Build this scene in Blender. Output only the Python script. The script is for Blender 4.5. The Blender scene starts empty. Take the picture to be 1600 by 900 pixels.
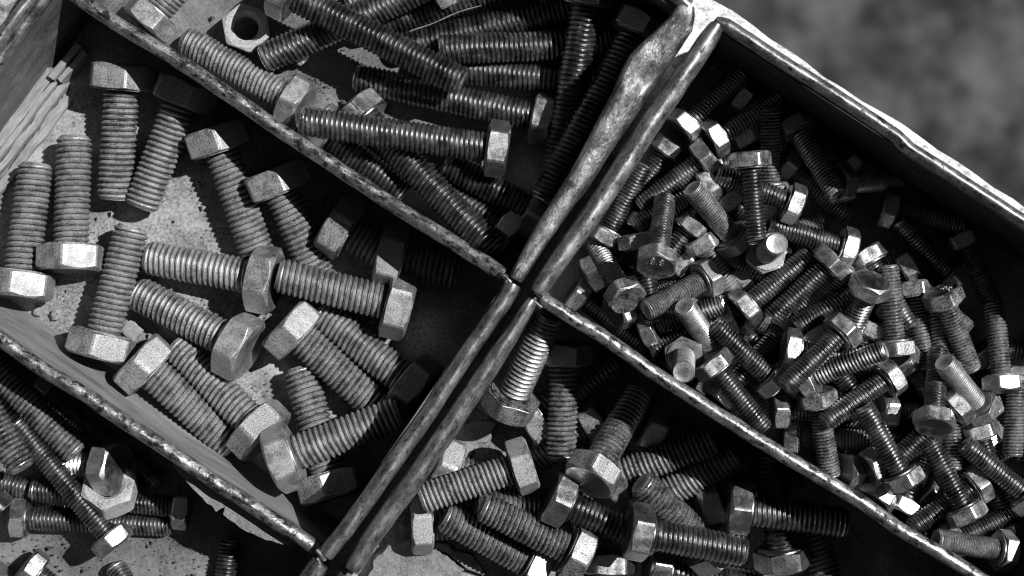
import bpy, math, random
import numpy as np
from mathutils import Matrix, Vector
R_ = math.radians
S = 0.001                      # everything below is written in millimetres
C = bpy.context.scene.collection
sc = bpy.context.scene

# ------------------------------------------------------------------ camera
CAM_H = 440.0                  # mm above the tray floors, looking straight down
FPX = 2640.0                   # focal length in photo pixels (1600 px wide)
cam = bpy.data.cameras.new('camera')
cam_o = bpy.data.objects.new('camera', cam); C.objects.link(cam_o)
cam_o.location = (0, 0, CAM_H*S)
cam.sensor_width = 36; cam.lens = 36*FPX/1600
cam.clip_start = 0.01; cam.clip_end = 60
cam.dof.use_dof = True; cam.dof.focus_distance = (CAM_H-19)*S; cam.dof.aperture_fstop = 10.5
sc.camera = cam_o

def at(px, py, z):
    k = (CAM_H - z)/FPX
    return np.array([(px-800)*k, (450-py)*k, z])

# ------------------------------------------------------------------ light
SUN_AZ = R_(22); SUN_EL = R_(52.5)
sdir = Vector((math.cos(SUN_AZ)*math.cos(SUN_EL), math.sin(SUN_AZ)*math.cos(SUN_EL), math.sin(SUN_EL)))
sun = bpy.data.lights.new('sun', 'SUN'); sun.energy = 5.0; sun.angle = R_(0.5); sun.color = (1, 1, 1)
sun_o = bpy.data.objects.new('sun', sun); C.objects.link(sun_o)
sun_o.rotation_euler = (-sdir).to_track_quat('-Z', 'Y').to_euler()
w = bpy.data.worlds.new('World'); sc.world = w; w.use_nodes = True
nt = w.node_tree; nt.nodes.clear()
sky = nt.nodes.new('ShaderNodeTexSky'); sky.sky_type = 'NISHITA'; sky.sun_disc = False
sky.sun_elevation = SUN_EL; sky.sun_rotation = math.atan2(sdir.x, sdir.y)
sky.air_density = 0.5; sky.dust_density = 0.2
bw = nt.nodes.new('ShaderNodeSeparateColor')     # black and white film behind a red filter: the blue sky records dark
bg = nt.nodes.new('ShaderNodeBackground'); bg.inputs[1].default_value = 0.05
wo = nt.nodes.new('ShaderNodeOutputWorld')
nt.links.new(sky.outputs[0], bw.inputs[0]); nt.links.new(bw.outputs[0], bg.inputs[0]); nt.links.new(bg.outputs[0], wo.inputs[0])
vs = sc.view_settings; vs.view_transform = 'Standard'; vs.look = 'None'; vs.gamma = 1; vs.exposure = 0.33
vs.use_curve_mapping = False
sc.cycles.max_bounces = 5; sc.cycles.diffuse_bounces = 2; sc.cycles.glossy_bounces = 3
sc.cycles.filter_width = 1.1
sc.cycles.use_denoising = True
try: sc.cycles.denoiser = 'OPENIMAGEDENOISE'
except Exception: pass

# ------------------------------------------------------------------ materials
def mat(name, base=(0.1, 0.3), metal=0.5, rough=(0.35, 0.6), big=250, fine=2500, bump=0.3, dust=0.0, dustcol=0.26,
        stretch=None, contrast=(0.35, 0.65), spots=None, bdist=0.0002, pits=0.0, edge=None):
    m = bpy.data.materials.new(name); m.use_nodes = True
    t = m.node_tree; t.nodes.clear(); N = t.nodes.new; L = t.links.new
    out = N('ShaderNodeOutputMaterial'); p = N('ShaderNodeBsdfPrincipled')
    tc = N('ShaderNodeTexCoord'); oi = N('ShaderNodeObjectInfo')
    mul = N('ShaderNodeMath'); mul.operation = 'MULTIPLY'; mul.inputs[1].default_value = 3.7
    L(oi.outputs['Random'], mul.inputs[0])
    add = N('ShaderNodeVectorMath'); add.operation = 'ADD'
    L(tc.outputs['Object'], add.inputs[0]); L(mul.outputs[0], add.inputs[1])
    vec = add.outputs[0]
    if stretch:
        mp = N('ShaderNodeMapping'); mp.inputs['Rotation'].default_value = (0, 0, stretch[0])
        mp.inputs['Scale'].default_value = stretch[1]
        mp.vector_type = 'TEXTURE'
        L(vec, mp.inputs[0]); vec = mp.outputs[0]
    def noise(scale, detail=5, rough_=0.6, v=None):
        n = N('ShaderNodeTexNoise'); n.inputs['Scale'].default_value = scale
        n.inputs['Detail'].default_value = detail; n.inputs['Roughness'].default_value = rough_
        L(v or vec, n.inputs['Vector']); return n.outputs[0]
    def ramp(src, a, b, va, vb):
        r = N('ShaderNodeMapRange'); r.inputs[1].default_value = a; r.inputs[2].default_value = b
        r.inputs[3].default_value = va; r.inputs[4].default_value = vb
        L(src, r.inputs[0]); return r.outputs[0]
    nb = noise(big); nf = noise(fine, 3)
    mixn = N('ShaderNodeMath'); mixn.operation = 'MULTIPLY_ADD'; mixn.inputs[1].default_value = 0.45
    L(nf, mixn.inputs[0])
    sc_ = N('ShaderNodeMath'); sc_.operation = 'MULTIPLY'; sc_.inputs[1].default_value = 0.55; L(nb, sc_.inputs[0])
    L(sc_.outputs[0], mixn.inputs[2])
    col = ramp(mixn.outputs[0], contrast[0], contrast[1], base[0], base[1])
    if edge:
        ov = ramp(oi.outputs['Random'], 0, 1, 0.65, 1.25)
        mo = N('ShaderNodeMath'); mo.operation = 'MULTIPLY'; L(col, mo.inputs[0]); L(ov, mo.inputs[1]); col = mo.outputs[0]
    if spots:                                       # (scale, threshold, colour) rust or paint loss
        sp = ramp(noise(spots[0], 6, 0.7), spots[1], spots[1]+(spots[3] if len(spots) > 3 else 0.06), 0, 1)
        mx = N('ShaderNodeMix'); mx.data_type = 'FLOAT'; mx.inputs[3].default_value = spots[2]
        L(sp, mx.inputs[0]); L(col, mx.inputs[2]); col = mx.outputs[0]
    wear = None
    if edge:                                        # edges and crests rubbed bare, grooves coloured darker
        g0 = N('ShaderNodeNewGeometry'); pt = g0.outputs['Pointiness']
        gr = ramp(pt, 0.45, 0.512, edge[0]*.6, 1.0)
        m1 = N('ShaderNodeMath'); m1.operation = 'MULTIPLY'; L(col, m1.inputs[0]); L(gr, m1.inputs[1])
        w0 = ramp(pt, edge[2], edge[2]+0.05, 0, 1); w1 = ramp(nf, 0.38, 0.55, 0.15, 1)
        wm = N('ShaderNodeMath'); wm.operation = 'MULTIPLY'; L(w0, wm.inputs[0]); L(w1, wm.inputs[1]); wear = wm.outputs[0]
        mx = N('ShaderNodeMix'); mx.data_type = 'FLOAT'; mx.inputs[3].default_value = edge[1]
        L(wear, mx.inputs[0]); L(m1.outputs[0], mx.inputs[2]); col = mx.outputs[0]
    L(col, p.inputs['Base Color'])
    p.inputs['Metallic'].default_value = metal
    L(ramp(nb, 0.35, 0.65, rough[0], rough[1]), p.inputs['Roughness'])
    bp = N('ShaderNodeBump'); bp.inputs['Strength'].default_value = bump; bp.inputs['Distance'].default_value = bdist
    h = mixn.outputs[0]
    if pits:
        ph = ramp(noise(pits, 4, 0.65), 0.42, 0.58, 0, 1)
        a2 = N('ShaderNodeMath'); a2.operation = 'ADD'; L(h, a2.inputs[0]); L(ph, a2.inputs[1]); h = a2.outputs[0]
    L(h, bp.inputs['Height'])
    L(bp.outputs[0], p.inputs['Normal'])
    res = p.outputs[0]
    if dust:
        d = N('ShaderNodeBsdfPrincipled'); d.inputs['Roughness'].default_value = 0.95
        d.inputs['Specular IOR Level'].default_value = 0.1
        dc = ramp(nf, 0.3, 0.7, dustcol*0.5, dustcol*1.4)
        if edge:                                    # dust coloured darker in the grooves too
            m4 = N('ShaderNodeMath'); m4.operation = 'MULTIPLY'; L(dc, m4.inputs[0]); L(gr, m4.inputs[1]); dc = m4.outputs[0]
        L(dc, d.inputs['Base Color'])
        b2 = N('ShaderNodeBump'); b2.inputs['Strength'].default_value = 0.6; b2.inputs['Distance'].default_value = 0.00025
        L(nf, b2.inputs['Height']); L(b2.outputs[0], d.inputs['Normal'])
        g = N('ShaderNodeNewGeometry'); sep = N('ShaderNodeSeparateXYZ'); L(g.outputs['Normal'], sep.inputs[0])
        up = ramp(sep.outputs[2], -0.2, 0.9, 0.15, 1.0)
        pn = ramp(mixn.outputs[0], 0.62-0.3*dust, 0.75-0.3*dust, 0, 1)
        mm = N('ShaderNodeMath'); mm.operation = 'MULTIPLY'; L(up, mm.inputs[0]); L(pn, mm.inputs[1])
        if wear:
            iv = N('ShaderNodeMath'); iv.operation = 'SUBTRACT'; iv.inputs[0].default_value = 1; L(wear, iv.inputs[1])
            m3 = N('ShaderNodeMath'); m3.operation = 'MULTIPLY'; L(mm.outputs[0], m3.inputs[0]); L(iv.outputs[0], m3.inputs[1]); mm = m3
        ms = N('ShaderNodeMixShader'); L(mm.outputs[0], ms.inputs[0]); L(p.outputs[0], ms.inputs[1]); L(d.outputs[0], ms.inputs[2])
        res = ms.outputs[0]
    L(res, out.inputs[0])
    return m

RIMROT = math.atan2(857, 572)
M = dict(
    dusty = mat('dusty steel', (0.08, 0.27), 0.66, (0.46, 0.62), 300, 2600, 0.55, dust=0.62, dustcol=0.28, edge=(0.3, 0.5, 0.53)),
    oily  = mat('dark oiled steel', (0.10, 0.48), 0.95, (0.28, 0.45), 300, 2800, 0.3, dust=0.16, dustcol=0.22, edge=(0.3, 0.6, 0.53)),
    thread= mat('dark thread steel', (0.09, 0.40), 0.97, (0.25, 0.42), 320, 2600, 0.35, dust=0.16, dustcol=0.18, edge=(0.3, 0.7, 0.53)),
    plated= mat('worn zinc steel', (0.12, 0.56), 0.95, (0.30, 0.5), 420, 2800, 0.35, dust=0.2, dustcol=0.25, edge=(0.3, 0.8, 0.53)),
    dull  = mat('dull grey steel', (0.16, 0.46), 0.8, (0.34, 0.52), 320, 2400, 0.5, dust=0.45, dustcol=0.24, edge=(0.3, 0.6, 0.53)),
    gritty= mat('gritty steel', (0.08, 0.34), 0.85, (0.32, 0.5), 300, 2200, 0.7, dust=0.55, dustcol=0.2, edge=(0.3, 0.5, 0.53)),
    stud  = mat('dusty stud steel', (0.08, 0.30), 0.7, (0.36, 0.52), 320, 2600, 0.6, dust=0.38, dustcol=0.2, edge=(0.3, 0.5, 0.53)),
    ash   = mat('ashen nut steel', (0.2, 0.5), 0.4, (0.4, 0.6), 320, 2400, 0.4, dust=0.85, dustcol=0.34),
    rim   = mat('worn tray steel', (0.05, 0.46), 0.85, (0.27, 0.45), 380, 2600, 0.35, spots=(800, 0.6, 0.04, 0.04), stretch=(R_(56.3), (2.2, 1, 1))),
    bentrim = mat('scuffed bent tray steel', (0.04, 0.26), 0.75, (0.34, 0.52), 300, 2400, 0.5, spots=(170, 0.5, 0.04, 0.1), stretch=(R_(56.3), (2, 1, 1)), pits=500, bdist=0.00012),
    farrim = mat('dark worn tray steel', (0.03, 0.34), 0.85, (0.3, 0.48), 380, 2600, 0.35, spots=(700, 0.56, 0.03, 0.06), stretch=(-R_(33.2), (2, 1, 1))),
    hem   = mat('chafed divider steel', (0.05, 0.48), 0.8, (0.3, 0.5), 420, 2400, 0.5, spots=(560, 0.53, 0.04, 0.05), pits=480, bdist=0.00014, stretch=(-R_(33.2), (1.6, 1, 1))),
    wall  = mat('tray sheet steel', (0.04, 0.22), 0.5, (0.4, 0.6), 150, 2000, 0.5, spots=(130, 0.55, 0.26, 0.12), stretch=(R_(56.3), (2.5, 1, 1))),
    wall_shaded = mat('shade-darkened tray steel', (0.008, 0.035), 0.3, (0.5, 0.7), 150, 2000, 0.4),  # darker copy of the sheet steel, with the walls' shade put into its colour
    brushed=mat('rubbed tray wall', (0.14, 0.32), 0.3, (0.5, 0.65), 160, 1400, 0.4, stretch=(-R_(33.3), (6, 1, 1))),
    floor_dust = mat('dusty tray floor', (0.09, 0.34), 0.0, (0.8, 0.95), 55, 1500, 0.9, spots=(75, 0.47, 0.09, 0.3), bdist=0.0004, contrast=(0.41, 0.58)),
    floor_oil = mat('oiled tray floor', (0.05, 0.20), 0.2, (0.5, 0.7), 60, 1300, 0.7, spots=(80, 0.48, 0.05, 0.22), bdist=0.0003),
    dirt  = mat('caked dirt', (0.10, 0.26), 0.0, (0.9, 1.0), 120, 1300, 1.0, bdist=0.0008, spots=(240, 0.63, 0.05)),
    paper = mat('dry torn board', (0.13, 0.34), 0.0, (0.9, 1.0), 120, 1600, 0.8, stretch=(R_(53), (5, 1, 1)), bdist=0.0003),
    white = mat('white painted board', (0.36, 0.8), 0.0, (0.5, 0.7), 150, 1300, 0.6, contrast=(0.4, 0.6), spots=(330, 0.56, 0.22, 0.1)),
    ground= mat('stony ground', (0.006, 0.085), 0.0, (0.9, 1.0), 15, 45, 0.5, contrast=(0.42, 0.60), spots=(8, 0.55, 0.02, 0.1), bdist=0.01),
)

# ------------------------------------------------------------------ object helpers
def empty(name, loc=(0, 0, 0)):
    o = bpy.data.objects.new(name, None); o.empty_display_size = 0.005
    o.location = Vector(loc)*S; C.objects.link(o); return o
def tag(o, label=None, cat=None, group=None, kind=None):
    if label: o['label'] = label
    if cat: o['category'] = cat
    if group: o['group'] = group
    if kind: o['kind'] = kind
    return o
def mesh(name, v, f, m, smooth=25):
    me = bpy.data.meshes.new(name)
    me.from_pydata([tuple(float(c)*S for c in q) for q in v], [], f); me.validate(); me.update()
    if smooth:
        me.polygons.foreach_set('use_smooth', [True]*len(me.polygons)); me.set_sharp_from_angle(angle=R_(smooth))
    me.materials.append(m); return me
def obj(name, me, parent=None, loc=(0, 0, 0)):
    o = bpy.data.objects.new(name, me); C.objects.link(o)
    o.location = Vector(loc)*S
    if parent: o.parent = parent
    return o
def part(name, v, f, m, parent, smooth=25):
    """mesh given in world millimetres, hung under parent without moving it"""
    l = np.array(parent.location)/S
    return obj(name, mesh(name, [np.array(q)-l for q in v], f, m, smooth), parent)

def vnoise(seed):
    rng = np.random.RandomState(seed); g = rng.rand(64, 64)*2-1
    def f(x, y=0.0):
        xi, yi = math.floor(x), math.floor(y); fx, fy = x-xi, y-yi
        fx = fx*fx*(3-2*fx); fy = fy*fy*(3-2*fy)
        a = g[xi % 64, yi % 64]; b = g[(xi+1) % 64, yi % 64]; c = g[xi % 64, (yi+1) % 64]; d = g[(xi+1) % 64, (yi+1) % 64]
        return (a*(1-fx)+b*fx)*(1-fy)+(c*(1-fx)+d*fx)*fy
    return f

# ------------------------------------------------------------------ ground, table
gn = vnoise(5)
n = 90; ext = 2600.0; GZ = -1000.0
v = []; f = []
for i in range(n+1):
    for j in range(n+1):
        x = (i/n-0.5)*2; y = (j/n-0.5)*2
        x = math.copysign(abs(x)**2.2, x)*ext*3; y = math.copysign(abs(y)**2.2, y)*ext*3
        z = GZ + 4*gn(x/95, y/95) + 5*gn(x/38+9, y/38+3)
        v.append((x+500, y+300, z))
for i in range(n):
    for j in range(n):
        a = i*(n+1)+j; f.append((a, a+n+1, a+n+2, a+1))
tag(obj('ground', mesh('ground', v, f, M['ground'], 60)), kind='structure')

def blob(seed, r, flat=0.6, seg=14, rough=0.28):
    q = vnoise(seed); v = []; f = []
    for i in range(seg//2+1):
        th = math.pi*i/(seg//2)
        for j in range(seg):
            ph = 2*math.pi*j/seg
            d = np.array([math.sin(th)*math.cos(ph), math.sin(th)*math.sin(ph), math.cos(th)])
            k = r*(1+rough*q(d[0]*2+7, d[1]*2+d[2]*3+9)+rough*.5*q(d[0]*5+3, d[1]*5+d[2]*4+2))
            v.append(d*k*np.array([1, 1, flat]))
    for i in range(seg//2):
        for j in range(seg):
            f.append((i*seg+j, (i+1)*seg+j, (i+1)*seg+(j+1) % seg, i*seg+(j+1) % seg))
    return v, f
def box(x0, x1, y0, y1, z0, z1):
    v = [(x, y, z) for x in (x0, x1) for y in (y0, y1) for z in (z0, z1)]
    return v, [(0, 1, 3, 2), (4, 6, 7, 5), (0, 4, 5, 1), (2, 3, 7, 6), (0, 2, 6, 4), (1, 5, 7, 3)]
TOP = -1.4                                             # table top the trays stand on
e0 = at(1114.2, 0, TOP); e1 = at(1565.6, 299, TOP)
u = (e1-e0)/np.linalg.norm(e1-e0); nrm = np.array([u[1], -u[0], 0]); nrm = -nrm if nrm[1] < 0 else nrm
table = empty('table', (0, 0, GZ)); tag(table, 'white painted board table under the steel trays, worn along its edge', 'table')
# tabletop: a board whose far edge is slightly worn
wn = vnoise(77); v = []; f = []
ks = np.linspace(-420, 520, 160)
for k in ks:
    e = e0+u*k; wv = 0.5*wn(k/9)+0.35*wn(k/2.7+5)
    for off, z in ((wv-1.2, TOP), (wv, TOP-1.2), (wv*.5, TOP-15), (-520, TOP-15), (-520, TOP)):
        q = e+nrm*off; v.append((q[0], q[1], z))
for i in range(len(ks)-1):
    for j in range(5):
        a = i*5+j; b = i*5+(j+1) % 5; f.append((a, b, b+5, a+5))
f += [tuple(range(4, -1, -1)), tuple(range((len(ks)-1)*5, len(ks)*5))]
part('tabletop', v, f, M['white'], table, 30)
for k, o in ((-380, -60), (480, -60), (-380, -480), (480, -480)):
    q = e0+u*k+nrm*o
    vv, ff = box(q[0]-22, q[0]+22, q[1]-22, q[1]+22, GZ-20, TOP-15.2)
    part('leg', vv, ff, M['white'], table)

# ------------------------------------------------------------------ trays
RZ = 39.0                                              # height of the rims
def P(x, y, z=RZ): return at(x, y, z)
def resample(pts, step):
    pts = [np.array(p, float) for p in pts]; out = []
    for a, b in zip(pts[:-1], pts[1:]):
        k = max(1, int(np.linalg.norm(b-a)/step))
        out += [a+(b-a)*i/k for i in range(k)]
    return out+[pts[-1]]
# hem of folded sheet: two slopes meeting in a soft ridge, an overlapping lip low on the right hand side
PROF = [(1.0, -1.0), (1.04, -0.62), (0.90, -0.50), (0.88, -0.42), (1.0, -0.30), (0.97, 0.15), (0.80, 0.52), (0.42, 0.84), (0.14, 0.98),
        (-0.10, 1.0), (-0.34, 0.90), (-0.72, 0.62), (-0.93, 0.30), (-1.0, -0.1), (-0.98, -0.6), (-0.9, -1.0)]
FLAT = [(1.0, -1.0), (1.03, -0.5), (1.0, 0.2), (0.93, 0.66), (0.80, 0.9), (0.72, 0.97), (0.3, 1.0), (-0.2, 0.98), (-0.62, 0.9), (-0.74, 0.8), (-0.92, 0.5), (-0.99, 0.1), (-1.0, -0.4), (-0.95, -1.0)]
def rim(parent, px, width, height=3.2, seed=0, name='rim', wav=0.16, m='rim', shape=None, rough=1.0, zr=RZ, prof=PROF):
    """rolled sheet-metal hem along pixel points; width in mm, number or list per point (left,right offsets)"""
    q = vnoise(seed); zl = zr if isinstance(zr, list) else [zr]*len(px); pts = [P(*p, z) for p, z in zip(px, zl)]
    d0 = np.cumsum([0]+[np.linalg.norm(b-a) for a, b in zip(pts[:-1], pts[1:])])
    ws = width if isinstance(width, list) else [(width/2, width/2)]*len(px)
    path = resample(pts, 1.3)
    dd = np.cumsum([0]+[np.linalg.norm(b-a) for a, b in zip(path[:-1], path[1:])])
    n = len(prof); v = []; f = []
    for i, p in enumerate(path):
        a = path[max(0, i-1)]; b = path[min(len(path)-1, i+1)]
        t = (b-a); t /= np.linalg.norm(t); s = np.array([-t[1], t[0], 0])
        wl = np.interp(dd[i], d0, [x[0] for x in ws]); wr = np.interp(dd[i], d0, [x[1] for x in ws])
        end = min(dd[i], dd[-1]-dd[i]); k = min(1, (0.88+end/1.5))
        off = wav*1.7*q(dd[i]/17)+wav*.6*q(dd[i]/5+4)
        zz = 0.30*q(dd[i]/23+11)+0.06*q(dd[i]/4+17)
        for j in range(n):
            c, s_ = prof[j]
            ww = wl if c < 0 else wr
            r = 1+rough*(0.035*q(dd[i]/4.1+j*.5, j*.45)+0.015*q(dd[i]/1.4+j*.6, j*.5))
            x = c*ww*k*r; z = s_*height/2*k*r
            if shape: z += shape(dd[i], x)
            v.append(p+s*(-(x+off))+np.array([0, 0, z+zz]))
    m_ = len(path)
    for i in range(m_-1):
        for j in range(n):
            f.append((i*n+j, (i+1)*n+j, (i+1)*n+(j+1) % n, i*n+(j+1) % n))
    f += [tuple(range(n)), tuple(range((m_-1)*n+n-1, (m_-1)*n-1, -1))]
    return part(name, v, f, M[m], parent, 34)
def wall(parent, px, name='side_wall', th=1.1, seed=0, m='wall', foot=(0, 0), top=RZ-0.6, bulge=0.5):
    """upright sheet from the tray floor to under the rim; foot = how far the lower edge curves out to each side"""
    q = vnoise(seed); tl_ = top if isinstance(top, list) else [top]*len(px)
    path = resample([P(*p, t_+0.6) for p, t_ in zip(px, tl_)], 4.0)
    v = []; f = []; L = 0; nz = 11
    for i, p in enumerate(path):
        a = path[max(0, i-1)]; b = path[min(len(path)-1, i+1)]
        if i: L += np.linalg.norm(p-path[i-1])
        t = (b-a); t /= np.linalg.norm(t); s = np.array([-t[1], t[0], 0])
        tp = p[2]-0.6
        for sd in (0, 1):
            for z in np.linspace(-0.6, tp, nz):
                h = z/tp
                fo = foot[sd]*max(0, 1-h/0.55)**2
                bl = bulge*q(L/21, z/13)*math.sin(math.pi*min(1, max(0, h)))
                o = (th/2+fo if sd == 0 else -th/2-fo)+bl
                v.append(np.array([p[0], p[1], z])+s*o)
    K = 2*nz
    for i in range(len(path)-1):
        for j in range(nz-1):
            a = i*K+j; f.append((a, a+1, a+K+1, a+K)); a += nz; f.append((a, a+K, a+K+1, a+1))
        a = i*K; f.append((a+nz-1, a+2*nz-1, a+K+2*nz-1, a+K+nz-1)); f.append((a, a+K, a+K+nz, a+nz))
    for i in (0, len(path)-1):
        a = i*K; c = [a+j for j in range(nz)]+[a+nz+j for j in range(nz-1, -1, -1)]
        f.append(tuple(c if i else c[::-1]))
    return part(name, v, f, M[m], parent, 40)
def floor(parent, quad, m, seed=0, z0=0.0, amp=0.5, name='floor_panel', n=70):
    q = vnoise(seed); a, b, c, d = [P(*p) for p in quad]; v = []; f = []
    for i in range(n+1):
        for j in range(n+1):
            s, t = i/n, j/n
            p = a*(1-s)*(1-t)+b*s*(1-t)+c*s*t+d*(1-s)*t
            v.append((p[0], p[1], z0+amp*(0.7*q(p[0]/14, p[1]/14)+0.4*q(p[0]/5+8, p[1]/5)+0.2*q(p[0]/2+3, p[1]/2))))
    for i in range(n):
        for j in range(n):
            k = i*(n+1)+j; f.append((k, k+n+1, k+n+2, k+1))
    k = len(v); v += [(p[0], p[1], -1.3) for p in (a, b, c, d)]
    f.append((k, k+1, k+2, k+3))
    return part(name, v, f, M[m], parent, 60)

# left tray: three compartments
LA, LJ, LB, LN = (1066, 16), (797, 437), (502, 868), (300, 1172)
LF, LNL = (385, -433), (-430, 690)
D1 = (85, -28); D2 = (-220, 384)
tl = empty('steel_tray', at(330, 300, 0)*np.array([1, 1, 0]))
tag(tl, 'long dark steel tray on the left, split by two dividers, holding the large bolts', 'tray', 'steel bolt trays')
floor(tl, [LA, LJ, D1, LF], 'floor_oil', 1); floor(tl, [LJ, LB, D2, D1], 'floor_dust', 2); floor(tl, [LB, LN, LNL, D2], 'floor_oil', 3)
wall(tl, [LA, LJ, LB, LN], 'side_wall', seed=4, foot=(1.5, 0)); wall(tl, [LF, D1, D2, LNL], 'side_wall', seed=5, foot=(0, 1.0))
wall(tl, [LF, LA], 'end_wall', seed=6); wall(tl, [LNL, LN], 'end_wall', seed=7)
d1 = wall(tl, [D1, (118, -7), (460, 218), (640, 336), (786, 430)], 'divider', seed=8, top=[27.4, 27.4, 29.4, 32.4, 36.4]); d2 = wall(tl, [D2, (0, 529), (495, 862)], 'divider', seed=9, top=32.4, m='brushed', foot=(3.0, 0.5), bulge=.9)
def bent(d, x):                                        # the folded-over, dented stretch of the rim
    z = 0.0
    if 6 < d < 62 and x < 0: z -= 0.35*abs(x)*min(1, (d-6)/10)
    k = math.hypot((d-21)/4.5, (x+0.5)/3.5)
    if k < 1: z -= 1.5*(1-k)
    k = math.hypot((d-12)/5, (x-1)/2.5)
    if k < 1: z -= 0.7*(1-k*k)
    return z
rim(tl, [(1073, 8), (1062, 38), (1008, 103), (974, 167), (915, 267), (858, 356), (806, 437)],
    [(2.0, 2.3), (3.2, 3.2), (5.0, 4.3), (3.8, 3.6), (2.7, 3.1), (2.1, 2.6), (1.6, 1.9)], 3.0, 21, shape=bent, prof=FLAT, m='bentrim')
rim(tl, [(802, 443), (785, 474), (712, 580), (614, 727), (540, 831), (509, 868)], 4.0, 3.2, 22)
rim(tl, [(500, 880), (440, 962), (300, 1172)], 4.6, 3.4, 23)
rim(tl, [(1074, 12), (1056, -5), (1030, -22), (385, -433)], 4.0, 3.2, 24)
rim(tl, [LF, (68, 0), (0, 93), (-430, 695)], 3.3, 3.0, 25)
rim(tl, [(90, -25), (118, -7), (300, 112), (460, 218), (640, 336), (785, 431)], 3.6, 2.8, 26, wav=.22, m='hem', rough=1.2, zr=[28, 28, 29, 30, 33, 37])
rim(tl, [D2, (0, 529), (160, 637), (330, 750), (498, 862)], 3.6, 3.0, 27, wav=.22, m='hem', rough=1.2, zr=33)

# right tray
RA, RJ, RB, RN = (1118, 40), (842, 462), (545, 898), (350, 1190)
RF, RNR = (1900, 548), (1130, 1700); DR = (1620, 963)
tr = empty('steel_tray', at(1250, 480, 0)*np.array([1, 1, 0]))
tag(tr, 'dark steel tray on the right, split by one divider, holding the heap of small bolts', 'tray', 'steel bolt trays')
floor(tr, [RA, RJ, DR, RF], 'floor_oil', 11); floor(tr, [RJ, RN, RNR, DR], 'floor_dust', 12)
wall(tr, [RA, RJ, RB, RN], 'side_wall', seed=14, foot=(0.8, 0)); wall(tr, [RF, DR, RNR], 'side_wall', seed=15)
wall(tr, [RA, RF], 'end_wall', seed=16, m='wall_shaded', bulge=.25); wall(tr, [RN, RNR], 'end_wall', seed=17)
wall(tr, [(850, 470), (1180, 680), (1520, 898), DR], 'divider', seed=18, m='wall_shaded')
rim(tr, [(1120, 38), (1104, 62), (1020, 186), (930, 324), (839, 457)],
    [(2.0, 1.7), (2.6, 2.1), (2.7, 2.3), (2.7, 2.3), (2.3, 2.0)], 3.4, 31)
rim(tr, [(833, 469), (768, 562), (690, 680), (610, 796), (548, 890)],
    [(1.6, 1.2), (2.6, 1.9), (2.7, 2.0), (2.7, 2.0), (2.3, 1.8)], 3.4, 32)
rim(tr, [(541, 902), (350, 1190)], 4.6, 3.4, 33)
rim(tr, [(1118, 36), (1135, 40), (1300, 146), (1400, 212), (1420, 232), (1600, 347), RF], 3.4, 2.8, 34, wav=.07, rough=.8, m='farrim')
rim(tr, [(846, 466), (1000, 566), (1180, 682), (1350, 788), (1520, 898), DR], 3.3, 3.0, 35, wav=.22, m='hem')

for t_, pts_, w_ in ((tl, [(782, 427), (790, 431), (799, 441)], 1.3), (tl, [(789, 440), (796, 447)], 1.0), (tl, [(494, 860), (503, 868), (508, 876)], 1.3), (tl, [(495, 872), (501, 884)], 1.0),
                    (tr, [(835, 455), (842, 460), (851, 468)], 1.3), (tr, [(822, 475), (833, 470), (846, 481)], 1.2), (tr, [(1112, 44), (1121, 33), (1130, 37)], 1.5)):
    rim(t_, pts_, w_, 1.6, int(pts_[0][0]), 'corner_fold', wav=.1, rough=2)

# next tray, only its near rim and two bolts show in the upper left corner
t3 = empty('steel_tray', at(-150, -50, 0)*np.array([1, 1, 0]))
tag(t3, 'neighbouring steel tray, only its rim crossing the upper left corner', 'tray', 'steel bolt trays')
wall(t3, [(360, -430), (45, 0), (0, 60), (-462, 690)], 'side_wall', seed=40)
rim(t3, [(360, -430), (45, 0), (0, 60), (-462, 690)], 3.0, 3.0, 41)
floor(t3, [(345, -430), (-470, 690), (-900, 400), (-85, -720)], 'floor_dust', 42)
wall(t3, [(345, -430), (-85, -720), (-900, 400), (-470, 690)], 'side_wall', seed=43)

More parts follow.
